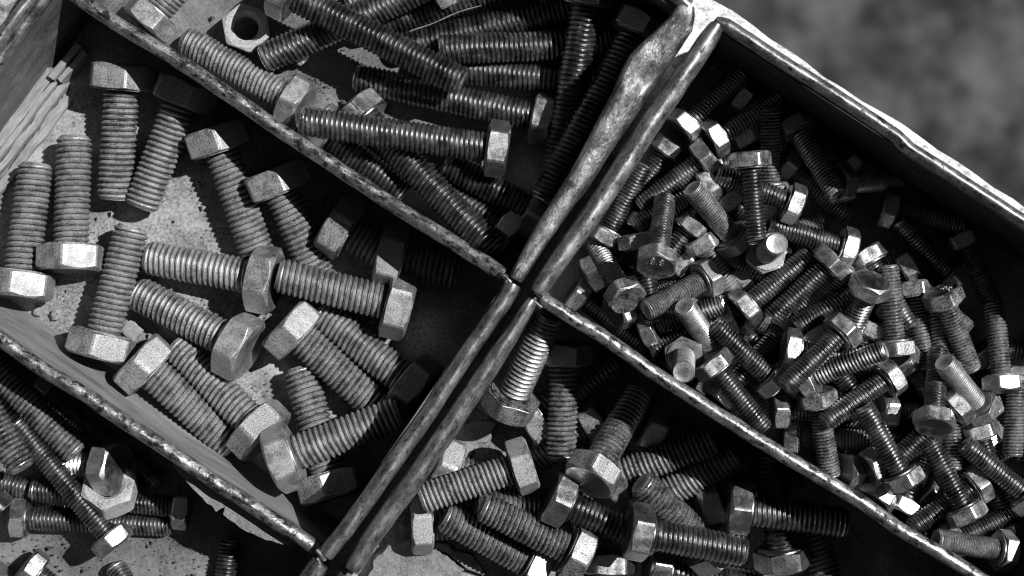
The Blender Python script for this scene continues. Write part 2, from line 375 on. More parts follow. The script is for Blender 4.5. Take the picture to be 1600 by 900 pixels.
# ------------------------------------------------------------------ bolts
def shank_mesh(name, d, L, pitch, x0, m, seg=24, depth=0.62, crest=0.42, tip=1.0, wear=0.0, seed=0):
    """a real helical thread along +x, chamfered at the tip"""
    r0 = d/2; r1 = r0-depth*pitch
    prof = [(0.0, r1), (0.10, r1+0.55*(r0-r1)), (0.5-crest/2, r0-0.02*d), (0.5, r0), (0.5+crest/2, r0-0.02*d), (0.90, r1+0.55*(r0-r1))]
    turns = int(L/pitch)+2; rows = []
    rng = np.random.RandomState(seed); q = vnoise(seed+3)
    for t in range(-1, turns):
        for ph, r in prof: rows.append(((t+ph)*pitch, r))
    v = []; f = []
    for z, r in rows:
        for j in range(seg):
            zz = z+pitch*j/seg
            zc = min(max(zz, 0), L); rr = r
            if wear: rr += wear*q(zz*1.3+j, j*0.7)
            lim = r1*0.96+(L-zc)*0.9 if tip else r0
            rr = min(rr, lim)
            if zz <= 0: rr = r1*1.02
            if zz >= L: rr = r1*0.96
            if zc < 0.6*pitch: rr = min(rr, r1*1.02+(r0-r1)*zc/(0.6*pitch))
            a = 2*math.pi*j/seg
            v.append((x0+zc, rr*math.cos(a), rr*math.sin(a)))
    nr = len(rows); pp = len(prof)
    for i in range(nr-1):
        for j in range(seg-1):
            f.append((i*seg+j, i*seg+j+1, (i+1)*seg+j+1, (i+1)*seg+j))
        k = i+pp                                        # the seam joins one pitch further on
        if k+1 < nr: f.append((i*seg+seg-1, k*seg, (k+1)*seg, (i+1)*seg+seg-1))
    # tip face, slightly dished
    b = len(v)
    for j in range(seg):
        a = 2*math.pi*j/seg; v.append((x0+L, r1*0.96*math.cos(a), r1*0.96*math.sin(a)))
    for j in range(seg):
        a = 2*math.pi*j/seg; v.append((x0+L-0.12, r1*0.78*math.cos(a), r1*0.78*math.sin(a)))
    v.append((x0+L-0.25, 0, 0))
    for j in range(seg):
        k = (j+1) % seg
        f.append((b+j, b+k, b+seg+k, b+seg+j)); f.append((b+seg+j, b+seg+k, b+2*seg))
    return mesh(name, v, f, m, 70)
def head_mesh(name, af, k, m, flange=True, dish=0.25, seed=0):
    v = []; f = []; n = 90; h = k/2; rc = af/2*0.94; q = vnoise(seed)
    rings = []
    for j in range(n):
        a = 2*math.pi*j/n+math.pi/n
        b = (a % (math.pi/3))-math.pi/6
        R = min(af/2/math.cos(b), af/2*1.125)*(1+0.004*q(j*.4))
        ch = max(0, (R-rc)*0.62)
        xs = [(h-0.0-max(0, (R-af/2*1.0)*0.25), R-0.12), (h-0.14-max(0, (R-af/2)*0.25), R), (-h+ch+0.12, R), (-h+ch*0.95, R-0.10), (-h, rc), (-h+dish*.25, rc*0.93), (-h+dish, rc*0.80)]
        rings.append([(x, r*math.cos(a), r*math.sin(a)) for x, r in xs])
    m_ = len(rings[0])
    for r in rings: v += r
    for j in range(n):
        k2 = (j+1) % n
        for i in range(m_-1): f.append((j*m_+i, j*m_+i+1, k2*m_+i+1, k2*m_+i))
    c = len(v); v.append((-h+dish, 0, 0))
    for j in range(n): f.append((j*m_+m_-1, c, ((j+1) % n)*m_+m_-1))
    # bearing face with a low washer face
    b = len(v); rw = af/2*0.93
    for r_, x in ((rw, h), (rw*0.985, h+0.35), (af/2*0.5, h+0.35)):
        for j in range(n):
            a = 2*math.pi*j/n+math.pi/n; v.append((x, r_*math.cos(a), r_*math.sin(a)))
    for j in range(n):
        k2 = (j+1) % n
        f.append((j*m_, k2*m_, b+k2, b+j))
        f.append((b+j, b+k2, b+n+k2, b+n+j)); f.append((b+n+j, b+n+k2, b+2*n+k2, b+2*n+j))
    return mesh(name, v, f, m, 22)
def nut_mesh(name, af, k, hole, m):
    v = []; f = []; n = 90; h = k/2; rc = af/2*0.95
    sec = []
    for j in range(n):
        a = 2*math.pi*j/n+math.pi/n; b = (a % (math.pi/3))-math.pi/6
        R = min(af/2/math.cos(b), af/2*1.125); ch = max(0, (R-rc)*0.62)
        xs = [(-h, hole/2+1.1), (-h, rc), (-h+ch, R), (h-ch, R), (h, rc), (h, hole/2+1.1), (h-0.9, hole/2)]
        for i in range(1, 16): xs.append((h-0.9-(2*h-1.8)*i/15, hole/2+(0.35 if i % 2 else 0)))
        for x, r in xs: v.append((x, r*math.cos(a), r*math.sin(a)))
        m_ = len(xs)
    for j in range(n):
        k2 = (j+1) % n
        for i in range(m_): f.append((j*m_+i, j*m_+(i+1) % m_, k2*m_+(i+1) % m_, k2*m_+i))
    return mesh(name, v, f, m, 22)

# kind: diameter, head width, head height, shank length, thread pitch
KIND = {
    'L':  (9.3, 15.7, 6.5, 28, 1.45, 'dusty'),  'LO': (9.3, 15.7, 6.5, 28, 1.45, 'dull'), 'L5': (9.3, 15.7, 6.5, 14, 1.45, 'dusty'),
    'T':  (8, 13, 5.3, 47, 1.25, 'oily'),   'T4': (8, 13, 5.3, 31, 1.25, 'dull'), 'T2': (8, 13, 5.3, 24, 1.25, 'oily'), 'T5': (8, 13, 5.3, 15, 1.25, 'oily'),
    'B':  (6, 10, 4, 36.5, 1.0, 'oily'), 'B8': (7.5, 13, 5, 34, 1.25, 'gritty'),
    'Q':  (8, 13, 5.4, 24, 1.25, 'gritty'), 'QO': (8, 13, 5.4, 24.5, 1.25, 'oily'), 'QD': (8, 13, 5.4, 24, 1.25, 'dusty'),
    'S':  (5.5, 9.4, 3.8, 18.8, 0.9, 'plated'), 'SD': (5.5, 9.4, 3.8, 18.8, 0.9, 'dull'), 'SG': (5.5, 9.4, 3.8, 18.8, 0.85, 'gritty'),
    'SF': (5.7, 9.4, 3.8, 17, 0.7, 'stud'),
}
HM, SM = {}, {}
for i, (k, (d, af, hh, L, p, mt)) in enumerate(KIND.items()):
    HM[k] = head_mesh('head', af, hh, M[mt], seed=i)
    fineT = k == 'SF'
    SM[k] = shank_mesh('shank', d, L, p, hh/2+0.3, M['thread' if mt in ('plated', 'oily') else mt], seg=24 if d > 6.5 else 20, depth=0.5 if fineT else 0.72,
                       crest=0.14 if mt in ('plated', 'oily') else 0.26, wear=0.05 if fineT else 0.03, seed=i)

BAKED = {
 'mid0': (-125.63,0.67,8.66,1.462,-0.091),
 'mid1': (-112.66,7.49,8.69,1.561,-0.08),
 'mid2': (-99.38,53.98,8.68,-1.66,-0.091),
 'mid3': (-83.44,49.86,8.64,-1.954,-0.059),
 'mid4': (-75.12,38.19,8.59,-1.259,-0.138),
 'mid5': (-105.09,-14.75,8.67,1.32,-0.054),
 'mid6': (-46.12,-50.63,8.5,1.85,-0.128),
 'mid7': (-25.07,-25.41,8.54,2.476,-0.128),
 'mid8': (-43.83,15.92,8.68,-0.575,-0.027),
 'mid9': (-30.75,8.29,8.58,-0.251,-0.01),
 'mid10': (-69.52,-14.95,10.05,2.674,-0.202),
 'mid11': (-63.17,2.13,8.76,2.95,-0.11),
 'mid12': (-60.07,27.78,9.34,-1.187,-0.179),
 'mid13': (-64.42,-36.39,8.73,2.364,-0.137),
 'mid14': (-94.19,-19.31,8.67,-0.769,-0.133),
 'mid15': (-28.79,-4.52,10.45,2.887,0.089),
 'mid16': (-56.27,-10.44,8.78,-0.749,-0.098),
 'mid17': (-57.55,-42.67,15.67,0.365,-0.005),
 'top18': (-12.26,88.2,7.12,-2.637,-0.087),
 'top19': (7.91,80.15,6.97,-2.874,-0.061),
 'top20': (19.13,72.63,6.74,-2.927,-0.053),
 'top21': (24.7,52.04,7.02,3.026,-0.061),
 'top22': (-18.01,77.65,14.02,-2.747,-0.123),
 'top23': (-1.2,13.83,6.52,2.504,-0.105),
 'top24': (-48.73,40.63,6.96,-0.673,-0.103),
 'top25': (-55.38,47.39,7.34,2.617,-0.107),
 'top26': (8.17,43.24,7.11,2.919,-0.056),
 'top27': (6.43,19.02,8.21,2.631,0.003),
 'top28': (31.1,62.76,7.41,-3.097,0.068),
 'top29': (-38.65,44.84,8.29,-0.806,0.12),
 'top30': (-92.64,68.7,7.15,0.87,-0.08),
 'top31': (31.77,65.35,19.67,-2.072,-0.005),
 'top32': (19.17,73.5,18.82,-1.743,-0.159),
 'top33': (-3.67,34.94,15.46,3.002,0.047),
 'top34': (-56.74,74.01,18.1,-0.471,-0.006),
 'low35': (-151.01,-44.12,5.14,-0.297,-0.046),
 'low36': (-84.65,-56.58,5.78,3.009,0.056),
 'low37': (-126.56,-59.11,5.62,-0.06,-0.062),
 'low38': (-121.42,-26.0,5.38,-0.684,-0.07),
 'low39': (-147.98,-2.62,6.95,-0.992,-0.094),
 'low40': (-139.25,-13.11,23.01,-1.026,0.055),
 'low41': (-135.09,-15.13,14.14,-0.819,-0.041),
 'low42': (-101.22,-45.39,12.86,3.134,-0.441),
 'low43': (-132.17,-56.61,9.82,2.322,0.036),
 'low44': (-122.89,-71.78,8.57,-0.701,-0.154),
 'low45': (-78.24,-103.56,5.48,1.425,-0.063),
 'low46': (-80.88,-101.49,14.34,2.206,-0.307),
 'low47': (-101.05,-63.9,12.72,2.251,0.011),
 'br48': (-17.08,-44.95,6.96,-0.448,-0.157),
 'br49': (-23.43,-61.07,7.03,0.033,-0.122),
 'br50': (36.07,-34.97,6.95,-0.39,-0.114),
 'br51': (49.72,-55.42,6.58,0.293,-0.125),
 'br52': (4.67,-34.02,6.97,0.584,-0.114),
 'br53': (21.52,-34.36,6.84,-2.573,-0.129),
 'br54': (26.12,-47.89,9.85,0.358,0.14),
 'br55': (33.93,-55.25,8.61,0.514,0.166),
 'br56': (17.14,-58.91,7.32,2.967,0.195),
 'br57': (37.03,-72.15,7.24,-0.176,-0.108),
 'br58': (83.24,-83.34,7.25,1.839,-0.098),
 'br59': (68.92,-68.97,8.83,1.712,0.137),
 'br60': (56.45,-55.22,17.8,-0.123,0.008),
 'br61': (-0.58,-28.93,16.15,1.154,0.437),
 'br62': (13.22,-16.35,14.17,-1.603,-0.062),
 'br63': (11.46,-52.9,17.56,-0.446,-0.116),
 'br64': (6.04,-70.9,10.35,2.627,0.122),
 'br65': (16.55,-66.74,17.06,2.666,0.058),
 'br66': (51.07,-66.41,12.24,2.386,0.254),
 'br67': (19.94,-46.06,22.63,1.0,-0.526),
 'br68': (24.61,-70.18,7.13,-1.607,0.067),
 'br69': (2.68,-44.75,14.48,-2.83,0.04),
 'br70': (30.97,-59.9,24.75,-0.2,-0.111),
 'heap71': (51.08,30.96,5.21,0.268,-0.126),
 'heap72': (45.27,23.81,4.89,0.033,-0.133),
 'heap73': (39.48,18.65,4.92,-0.683,-0.124),
 'heap74': (27.21,-0.26,4.81,0.685,-0.128),
 'heap75': (27.19,-5.43,10.99,0.384,-0.468),
 'heap76': (66.54,19.56,5.37,-3.075,-0.133),
 'heap77': (60.81,10.62,4.89,0.326,-0.114),
 'heap78': (59.15,1.18,4.96,0.543,-0.113),
 'heap79': (47.68,-2.07,5.4,-2.178,-0.156),
 'heap80': (42.51,-20.69,5.14,1.001,-0.134),
 'heap81': (80.16,8.89,5.18,-2.541,-0.124),
 'heap82': (80.62,0.38,4.79,0.399,-0.123),
 'heap83': (71.72,-8.49,6.15,0.817,0.401),
 'heap84': (61.5,-7.11,5.33,-0.54,-0.142),
 'heap85': (56.61,-17.16,5.2,-0.943,-0.131),
 'heap86': (101.94,5.3,5.5,-2.59,-0.137),
 'heap87': (96.82,-5.85,5.05,-1.925,-0.133),
 'heap88': (86.85,-13.57,4.88,2.452,-0.147),
 'heap89': (77.24,-21.77,5.76,1.09,0.218),
 'heap90': (73.79,-26.8,5.09,2.293,-0.12),
 'heap91': (114.34,-7.51,5.12,-2.289,-0.129),
 'heap92': (110.32,-21.21,9.77,1.696,-0.068),
 'heap93': (96.81,-23.86,5.31,1.191,-0.166),
 'heap94': (97.29,-34.67,4.85,2.422,-0.13),
 'heap95': (94.43,-40.37,10.21,2.347,-0.427),
 'heap96': (137.0,-25.15,5.42,-1.813,-0.125),
 'heap97': (123.16,-31.44,5.55,2.268,-0.15),
 'heap98': (120.93,-40.03,4.93,2.101,-0.124),
 'heap99': (113.83,-41.28,5.31,2.366,-0.146),
 'heap100': (111.4,-49.71,5.23,0.462,-0.119),
 'heap101': (58.76,49.26,4.71,-0.631,-0.109),
 'heap102': (62.23,39.11,5.3,2.04,-0.109),
 'heap103': (65.9,25.05,8.89,1.595,0.214),
 'heap104': (87.1,30.76,5.13,2.392,-0.121),
 'heap105': (82.87,26.53,13.02,0.072,-0.58),
 'heap106': (70.81,21.07,15.58,2.769,0.026),
 'heap107': (49.89,25.96,12.15,-2.632,0.002),
 'heap108': (55.33,22.92,10.47,-0.797,-0.1),
 'heap109': (46.02,16.09,10.47,-2.27,-0.126),
 'heap110': (32.3,16.07,4.96,0.937,-0.108),
 'heap111': (43.22,6.8,5.29,-0.638,-0.127),
 'heap112': (20.63,3.48,5.75,0.474,0.045),
 'heap113': (90.36,8.1,9.83,-1.056,0.123),
 'heap114': (91.59,-10.26,10.5,-1.966,-0.151),
 'heap115': (98.76,-18.29,10.92,-0.815,-0.452),
 'heap116': (76.62,-12.08,11.54,-0.976,0.051),
 'heap117': (69.81,-15.21,16.77,-0.15,-0.019),
 'heap118': (49.54,-23.66,4.89,-0.698,-0.103),
 'heap119': (72.56,-38.03,5.46,-0.034,0.376),
 'heap120': (86.32,-42.59,4.61,0.163,-0.108),
 'heap121': (85.05,-46.66,11.79,-0.133,-0.529),
 'heap122': (90.42,-45.22,15.86,0.421,-0.235),
 'heap123': (106.64,-53.03,4.77,-0.761,-0.14),
 'heap124': (125.98,-61.87,7.13,-3.023,0.011),
 'heap125': (120.23,-17.46,5.01,-0.936,-0.139),
 'heap126': (94.56,-31.17,11.8,-0.065,-0.249),
 'heap127': (115.45,13.36,5.12,-1.095,-0.121),
 'heap128': (128.89,-21.91,9.17,-1.649,0.058),
 'heap129': (149.03,-19.5,5.26,2.957,-0.115),
 'heap130': (111.28,-25.17,10.94,-1.573,0.115),
 'heap131': (121.8,-52.38,5.54,-2.662,0.253),
 'heap132': (110.82,-63.91,14.17,0.406,-0.109),
 'heap133': (40.52,36.12,5.27,-2.187,-0.129),
 'heap134': (43.84,40.73,10.93,0.749,-0.144),
 'heap135': (51.02,37.73,11.72,0.546,-0.174),
 'heap136': (48.87,33.22,13.58,-2.478,-0.156),
 'heap137': (70.57,31.46,5.24,-0.653,-0.109),
 'heap138': (72.21,40.97,9.63,-1.084,0.345),
 'heap139': (96.4,20.71,5.36,-0.257,-0.023),
 'heap140': (85.07,10.24,11.33,2.864,0.066),
 'heap141': (113.34,2.68,5.53,2.345,0.142),
 'heap142': (72.44,-1.27,9.63,2.618,-0.005),
 'heap143': (48.34,11.74,10.32,-1.025,-0.121),
 'heap144': (31.93,12.08,13.16,-1.38,-0.039),
 'heap145': (34.97,-10.17,7.26,0.324,0.3),
 'heap146': (54.27,-7.37,8.11,-2.694,0.013),
 'heap147': (52.98,-27.69,11.1,0.806,-0.144),
 'heap148': (89.47,0.71,12.74,-2.608,0.046),
 'heap149': (68.02,-31.17,9.85,-0.008,-0.008),
 'heap150': (102.92,-0.19,6.87,-1.442,0.093),
 'heap151': (111.16,-29.21,18.45,-2.419,-0.012),
 'heap152': (118.13,-36.0,11.76,-1.255,0.016),
 'heap153': (99.27,-56.59,9.3,1.047,-0.358),
 'heap154': (91.93,-52.81,13.41,0.919,-0.358),
 'heap155': (117.92,-49.57,12.2,-2.582,0.124),
 'heap156': (129.27,-52.38,17.3,2.452,-0.028),
 'heap157': (56.43,12.18,11.72,2.313,0.448),
 'heap158': (59.07,31.9,20.92,-1.488,-0.018),
 'heap159': (23.84,12.9,7.98,1.085,0.027),
 'heap160': (64.08,8.61,13.58,1.708,1.46),
 'heap161': (58.69,-4.88,14.8,0.685,-0.02),
 'heap162': (79.82,6.6,18.21,-2.383,-0.111),
 'heap163': (16.67,-1.77,5.22,-0.648,-0.112),
 'heap164': (28.17,-1.81,19.01,2.056,-0.682),
 'heap165': (49.55,2.56,12.05,-2.675,0.343),
 'heap166': (51.39,-15.51,9.02,2.24,0.739),
 'heap167': (43.56,-17.1,12.23,-2.153,1.365),
 'heap168': (65.71,-23.44,13.79,2.382,0.112),
 'heap169': (88.69,0.45,21.66,-1.85,-0.562),
 'heap170': (96.11,-15.17,16.4,1.651,-0.007),
 'heap171': (108.4,-2.26,15.09,-1.149,-0.209),
 'heap172': (123.58,-24.29,14.01,1.617,-0.179),
 'heap173': (117.75,-30.13,14.66,2.336,0.527),
 'heap174': (82.29,-10.45,21.04,-2.401,0.139),
 'heap175': (73.91,-22.76,17.05,0.401,0.39),
 'heap176': (50.32,-19.02,17.44,-0.907,-0.016),
 'heap177': (76.76,-27.55,15.19,-1.38,-0.149),
 'heap178': (103.76,-32.79,24.78,1.359,-0.563),
 'heap179': (97.08,-47.56,21.69,2.066,-0.038),
 'heap180': (113.43,-56.35,18.61,2.034,-0.112),
 'heap181': (122.76,-65.57,18.31,2.95,0.256),
 'heap182': (94.92,-22.15,16.41,-2.555,0.132),
 'heap183': (35.33,6.45,27.62,1.373,-0.651),
}
#BAKED_END
ROWS = []
class Pile:
    """spheres already lying in a compartment; a new bolt is let down on them"""
    def __init__(s): s.p = np.zeros((0, 4))
    def samples(s, k):
        d, af, hh, L, p, _ = KIND[k]; out = []
        for x in np.arange(hh/2+d*0.3, hh/2+L-d*0.25, d*0.33): out.append((x, 0, 0, d/2*0.93))
        for a in range(12):
            for x in (-hh/2+1.1, hh/2-1.1):
                rr = af/2*1.02-1.1
                out.append((x, rr*math.cos(a*math.pi/6), rr*math.sin(a*math.pi/6), 1.1))
        return np.array(out)
PILES = {}
def frame(yaw, tilt):
    X = np.array([math.cos(yaw)*math.cos(tilt), math.sin(yaw)*math.cos(tilt), math.sin(tilt)])
    Y = np.array([-math.sin(yaw), math.cos(yaw), 0]); return np.stack([X, Y, np.cross(X, Y)], 1)
def settle(pile, k, hx, hy, tx, ty, anchor, tilt, zfix=None, tmax=24, floorz=0.3):
    d, af, hh, L, p, _ = KIND[k]; sm = pile.samples(k); full = hh/2+L
    best = None
    ths = [R_(tilt)] if tilt is not None else [R_(a) for a in range(-tmax, tmax+1, 3)]
    for th in ths:
        zh = 8.0 if zfix is None else zfix
        for it in range(3 if zfix is None else 1):
            zt = zh+full*math.sin(th)
            a = at(hx, hy, zh); b = at(tx, ty, zt)
            yaw = math.atan2(b[1]-a[1], b[0]-a[0]); Fm = frame(yaw, th)
            o = a if anchor == 'h' else b-Fm[:, 0]*full
            if zfix is not None: o[2] = zh; break
            W = sm[:, :3]@Fm.T; X = o[0]+W[:, 0]; Y = o[1]+W[:, 1]
            c = floorz+sm[:, 3]-W[:, 2]
            q = pile.p
            if len(q):
                near = q[(abs(q[:, 0]-X.mean()) < 45) & (abs(q[:, 1]-Y.mean()) < 45)]
                if len(near):
                    dd = (X[:, None]-near[None, :, 0])**2+(Y[:, None]-near[None, :, 1])**2
                    rr = (sm[:, 3][:, None]+near[None, :, 3])**2
                    hit = dd < rr
                    zz = np.where(hit, near[None, :, 2]+np.sqrt(np.maximum(rr-dd, 0)), -99)
                    c = np.maximum(c, zz.max(1)-W[:, 2])
            zh = float(c.max())
        o = np.array([o[0], o[1], zh])
        cost = zh+full*0.42*math.sin(th)+0.9*abs(th)
        if best is None or cost < best[0]: best = (cost, o, Fm, th)
    _, o, Fm, th = best
    W = sm[:, :3]@Fm.T+o
    pile.p = np.vstack([pile.p, np.column_stack([W, sm[:, 3]])])
    return o, Fm, th
STAT = {}
def bolt(pile, k, hx, hy, tx, ty, label, roll=0, anchor='h', tilt=None, group=None, zfix=None, name='hex_bolt', cat='bolt'):
    pl = PILES.setdefault(pile, Pile())
    key = '%s%d' % (pile, len(ROWS)); ROWS.append((pile, k, hx, hy, tx, ty, anchor, tilt, zfix, key, label))
    if key in BAKED:
        b = BAKED[key]; o = np.array(b[:3]); Fm = frame(b[3], b[4])
    else: o, Fm, th = settle(pl, k, hx, hy, tx, ty, anchor, tilt, zfix)
    root = empty(name, o)
    Mx = Matrix([list(r)+[0] for r in Fm]+[[0, 0, 0, 1]])
    root.matrix_world = Matrix.Translation(Vector(o)*S) @ Mx @ Matrix.Rotation(R_(roll), 4, 'X')
    tag(root, label, cat, group)
    obj('head', HM[k], root); obj('shank', SM[k], root)
    STAT.setdefault(pile, []).append((o[2], label)); 
    return root

# hex faces: roll 30 turns an edge to the lens, roll 0 a flat
LABELS = set()
G = {'mid': 'large dusty bolts in the middle compartment', 'top': 'long bolts in the upper compartment', 'low': 'bolts in the lower left compartment',
     'br': 'medium bolts in the lower right compartment', 'heap': 'small bolts heaped in the right compartment'}
def put(pile, rows):
    for r in rows:
        k, hx, hy, tx, ty, roll, tilt, anchor, lab = r
        assert lab not in LABELS, lab
        LABELS.add(lab)
        bolt(pile, k, hx, hy, tx, ty, lab, roll, anchor, tilt, G[pile])

# ---- middle compartment
put('mid', [
 ('L', 33, 446, 57, 262, 30, None, 'h', 'dusty large bolt at the far left, its head nearest the lower left divider'),
 ('L', 107, 404, 118, 217, 30, None, 'h', 'dusty large bolt second from the left wall, head down and tip up'),
 ('L', 192, 120, 181, 310, 12, None, 'h', 'large bolt with its head in shade near the torn strips, tip pointing down'),
 ('L', 290, 142, 219, 326, 10, None, 'h', 'large bolt leaning to the left with its whole head in deep shade'),
 ('L', 342, 220, 412, 392, 25, None, 'h', 'large bolt half in shade whose shank slips under two other heads'),
 ('L', 158, 541, 206, 362, 30, None, 'h', 'dusty large bolt alone on the pale floor, head near the lower divider'),
 ('L', 517, 757, 470, 576, 22, None, 't', 'large bolt lying under another, its head by the lower corner of the compartment'),
 ('LO', 632, 594, 497, 492, 8, None, 't', 'large bolt with its half lit head by the right wall, close to its reversed neighbour'),
 ('L5', 538, 364, 640, 408, 15, 0, 'h', 'large bolt with its dim head in shade under the upper divider, left of two'),
 ('L5', 598, 402, 720, 418, 5, 0, 'h', 'large bolt with its dim head in shade under the upper divider, right of two'),
 ('LO', 372, 541, 214, 458, 12, -14, 'h', 'large bolt with a broad bare head showing a bright scratch on its edge'),
 ('LO', 411, 431, 236, 407, 8, None, 'h', 'large bolt lying across with its head touching a second level bolt'),
 ('L', 425, 284, 512, 436, 18, -10, 'h', 'large bolt with a light facet on its head, shank passing under the level bolt'),
 ('L', 404, 674, 272, 540, 22, None, 'h', 'large dusty bolt with head low, lying beside a twin of opposite direction'),
 ('L', 229, 567, 356, 702, 25, None, 'h', 'large dusty bolt with its head against the lower divider, shank sloping down right'),
 ('LO', 620, 474, 429, 430, -4, None, 'h', 'clean large bolt lying level on top, bright facet on its right hand head'),
 ('L', 461, 513, 578, 630, 28, None, 'h', 'large bolt with a pale head and bare bright shank in the compartment centre'),
 ('LO', 440, 713, 612, 652, -3, None, 'h', 'large bolt on top at the bottom with one rubbed bright head facet'),
])
# ---- upper compartment
put('top', [
 ('T4', 735, -95, 552, 24, 10, None, 't', 'long bolt at the top frame edge, hidden under the longest bolt'),
 ('T', 880, -66, 592, 46, 10, None, 't', 'long bolt slanting up right, second under the longest bolt'),
 ('T', 930, -2, 632, 63, 10, None, 't', 'long bolt slanting up right just above two level ones'),
 ('T', 952, 130, 648, 106, 10, None, 't', 'long level bolt, lower of the stacked pair, tip hidden'),
 ('T', 660, -18, 411, 93, 10, None, 't', 'long bolt whose short visible tip lies beside the nut'),
 ('T2', 800, 362, 690, 288, 30, None, 'h', 'bolt with its dark head in the lower corner of the upper compartment'),
 ('T2', 498, 220, 622, 306, 20, None, 'h', 'dull bolt squeezed against the divider under two longer ones'),
 ('T4', 464, 161, 264, 46, 24, -8, 'h', 'dusty bolt lying along the divider with its head beside the level bolt tip'),
 ('T', 853, 186, 571, 121, 8, None, 'h', 'long bolt with a two tone head, lying below the crossing bolt'),
 ('T2', 848, 343, 672, 252, 20, None, 'h', 'bolt running into shade with its head at the right wall'),
 ('T', 1001, 68, 695, 76, 10, None, 't', 'long level bolt, upper of the stacked pair, tip facing left'),
 ('T', 560, 180, 774, 386, 30, None, 't', 'long bolt slanting down to the lower corner, head peeping over another'),
 ('T4', 235, 31, 330, -75, -2, None, 'h', 'bolt with a white gleaming head facet at the top of the divider'),
 ('T', 1001, 42, 912, 235, 20, None, 'h', 'dark bolt in shade against the bent right rim'),
 ('T', 921, -12, 884, 250, 10, -7, 'h', 'long upright bolt standing from the top frame edge into shade'),
 ('T', 777, 233, 468, 187, 1, None, 'h', 'long bolt lying level on the others with a bright head facet'),
 ('T', 436, -18, 722, 128, 10, None, 't', 'longest looking bolt lying diagonally on top, tip pointing down right'),
])
# ---- lower left compartment
put('low', [
 ('B', -30, 742, 112, 788, 10, None, 't', 'dark bolt shank coming from the left frame edge over the lower floor'),
 ('B', 285, 793, 45, 768, 5, None, 'h', 'thin bolt with its dark head in shade, right end of the level pair'),
 ('B', 30, 806, 275, 823, 24, None, 'h', 'thin level bolt with a square looking head at left, near the bare floor'),
 ('B', 63, 608, 200, 720, 20, None, 'h', 'thin bolt head peeping from the shade under the divider'),
 ('B8', -60, 500, 14, 648, 10, None, 't', 'bolt tip showing at the left frame edge under thicker ones'),
 ('B8', -70, 545, 36, 740, 10, 6, 't', 'thicker bolt from the left frame edge, round tip facing the lens'),
 ('B8', -62, 520, 110, 704, 10, None, 't', 'gritty bolt from the left frame edge ending above the short bolt'),
 ('T5', 164, 722, 70, 720, 20, None, 'h', 'short bolt whose head rests on the tilted nut'),
 ('B', -10, 798, -120, 690, 10, None, 'h', 'bolt cut by the left frame edge with a white head facet'),
 ('B', 62, 889, 95, 1010, 25, -10, 'h', 'bolt head at the bottom frame edge with one lit facet'),
 ('B', 330, 1060, 350, 884, 10, None, 't', 'bolt tip standing at the bottom frame edge below the torn board'),
 ('B', 212, 1060, 222, 886, 10, None, 't', 'bolt tip at the bottom frame edge between two others'),
 ('B', 174, 846, 29, 650, -26, None, 'h', 'thin bolt lying across the others with a bright head at its lower end'),
])
# ---- lower right compartment
put('br', [
 ('QD', 700, 724, 790, 770, 28, None, 'h', 'dusty bolt head lit against the left wall above the sloping bolt'),
 ('QD', 660, 826, 770, 800, 0, None, 'h', 'bolt with a pale upright head facet beside the caked dirt'),
 ('Q', 1020, 666, 1090, 690, 25, None, 'h', 'bolt head standing alone in the shade of the divider'),
 ('Q', 1109, 782, 1180, 740, 10, None, 'h', 'bolt with a dim head lying in shade right of the long tip'),
 ('Q', 832, 662, 960, 570, 20, None, 'h', 'bolt head peeping left of the upright dusty shank'),
 ('Q', 922, 656, 800, 750, 4, None, 'h', 'bolt head peeping right of the upright dusty shank'),
 ('Q', 968, 746, 1088, 696, 20, None, 'h', 'bolt with wide ridges lit in stripes, upper of two'),
 ('Q', 1005, 790, 1122, 735, 20, None, 'h', 'bolt with wide ridges lit in stripes, lower of two'),
 ('Q', 880, 805, 746, 782, 10, None, 't', 'dusty bolt shank lying under the sloping one'),
 ('QO', 1026, 890, 1120, 904, 10, None, 'h', 'dark bolt below the long bare one at the bottom frame edge'),
 ('Q', 1300, 930, 1262, 800, 10, None, 't', 'bolt sinking into shade at the bottom right of the compartment'),
 ('QO', 1222, 872, 1205, 745, -2, None, 'h', 'bolt with a bright bordered head facet at the edge of deep shade'),
 ('QO', 1153, 795, 1290, 812, 24, None, 'h', 'bolt with a two tone head whose shank fades into the shade'),
 ('Q', 798, 630, 846, 522, 18, 26, 'h', 'bolt near the tray crossing, underside of its head turned to the lens'),
 ('Q', 882, 548, 876, 716, 10, -6, 't', 'upright dusty bolt shank with its head lost in shade'),
 ('QO', 869, 786, 990, 826, 26, None, 'h', 'bolt with a bright edged head in front of the large tilted head'),
 ('Q', 845, 890, 694, 808, 14, None, 't', 'dusty bolt on the floor pointing up left, lowest of the slanted pair'),
 ('Q', 905, 862, 752, 788, 26, None, 'h', 'dusty bolt with its head at lower right, upper of the slanted pair'),
 ('Q', 1115, 858, 998, 757, 10, 14, 't', 'gritty bolt with a dark hollow looking tip turned up left'),
 ('Q', 926, 742, 972, 650, 14, -30, 'h', 'tilted bolt with a large grainy head top'),
 ('QO', 950, 880, 946, 1010, -4, 6, 'h', 'bolt with a wide bright head facet at the bottom frame edge'),
 ('QD', 817, 728, 655, 778, -6, None, 'h', 'dusty bolt resting against the left wall with a bright head facet'),
 ('QO', 996, 832, 1158, 860, 4, None, 'h', 'clean level bolt with a flanged head, lying over the gritty one'),
])
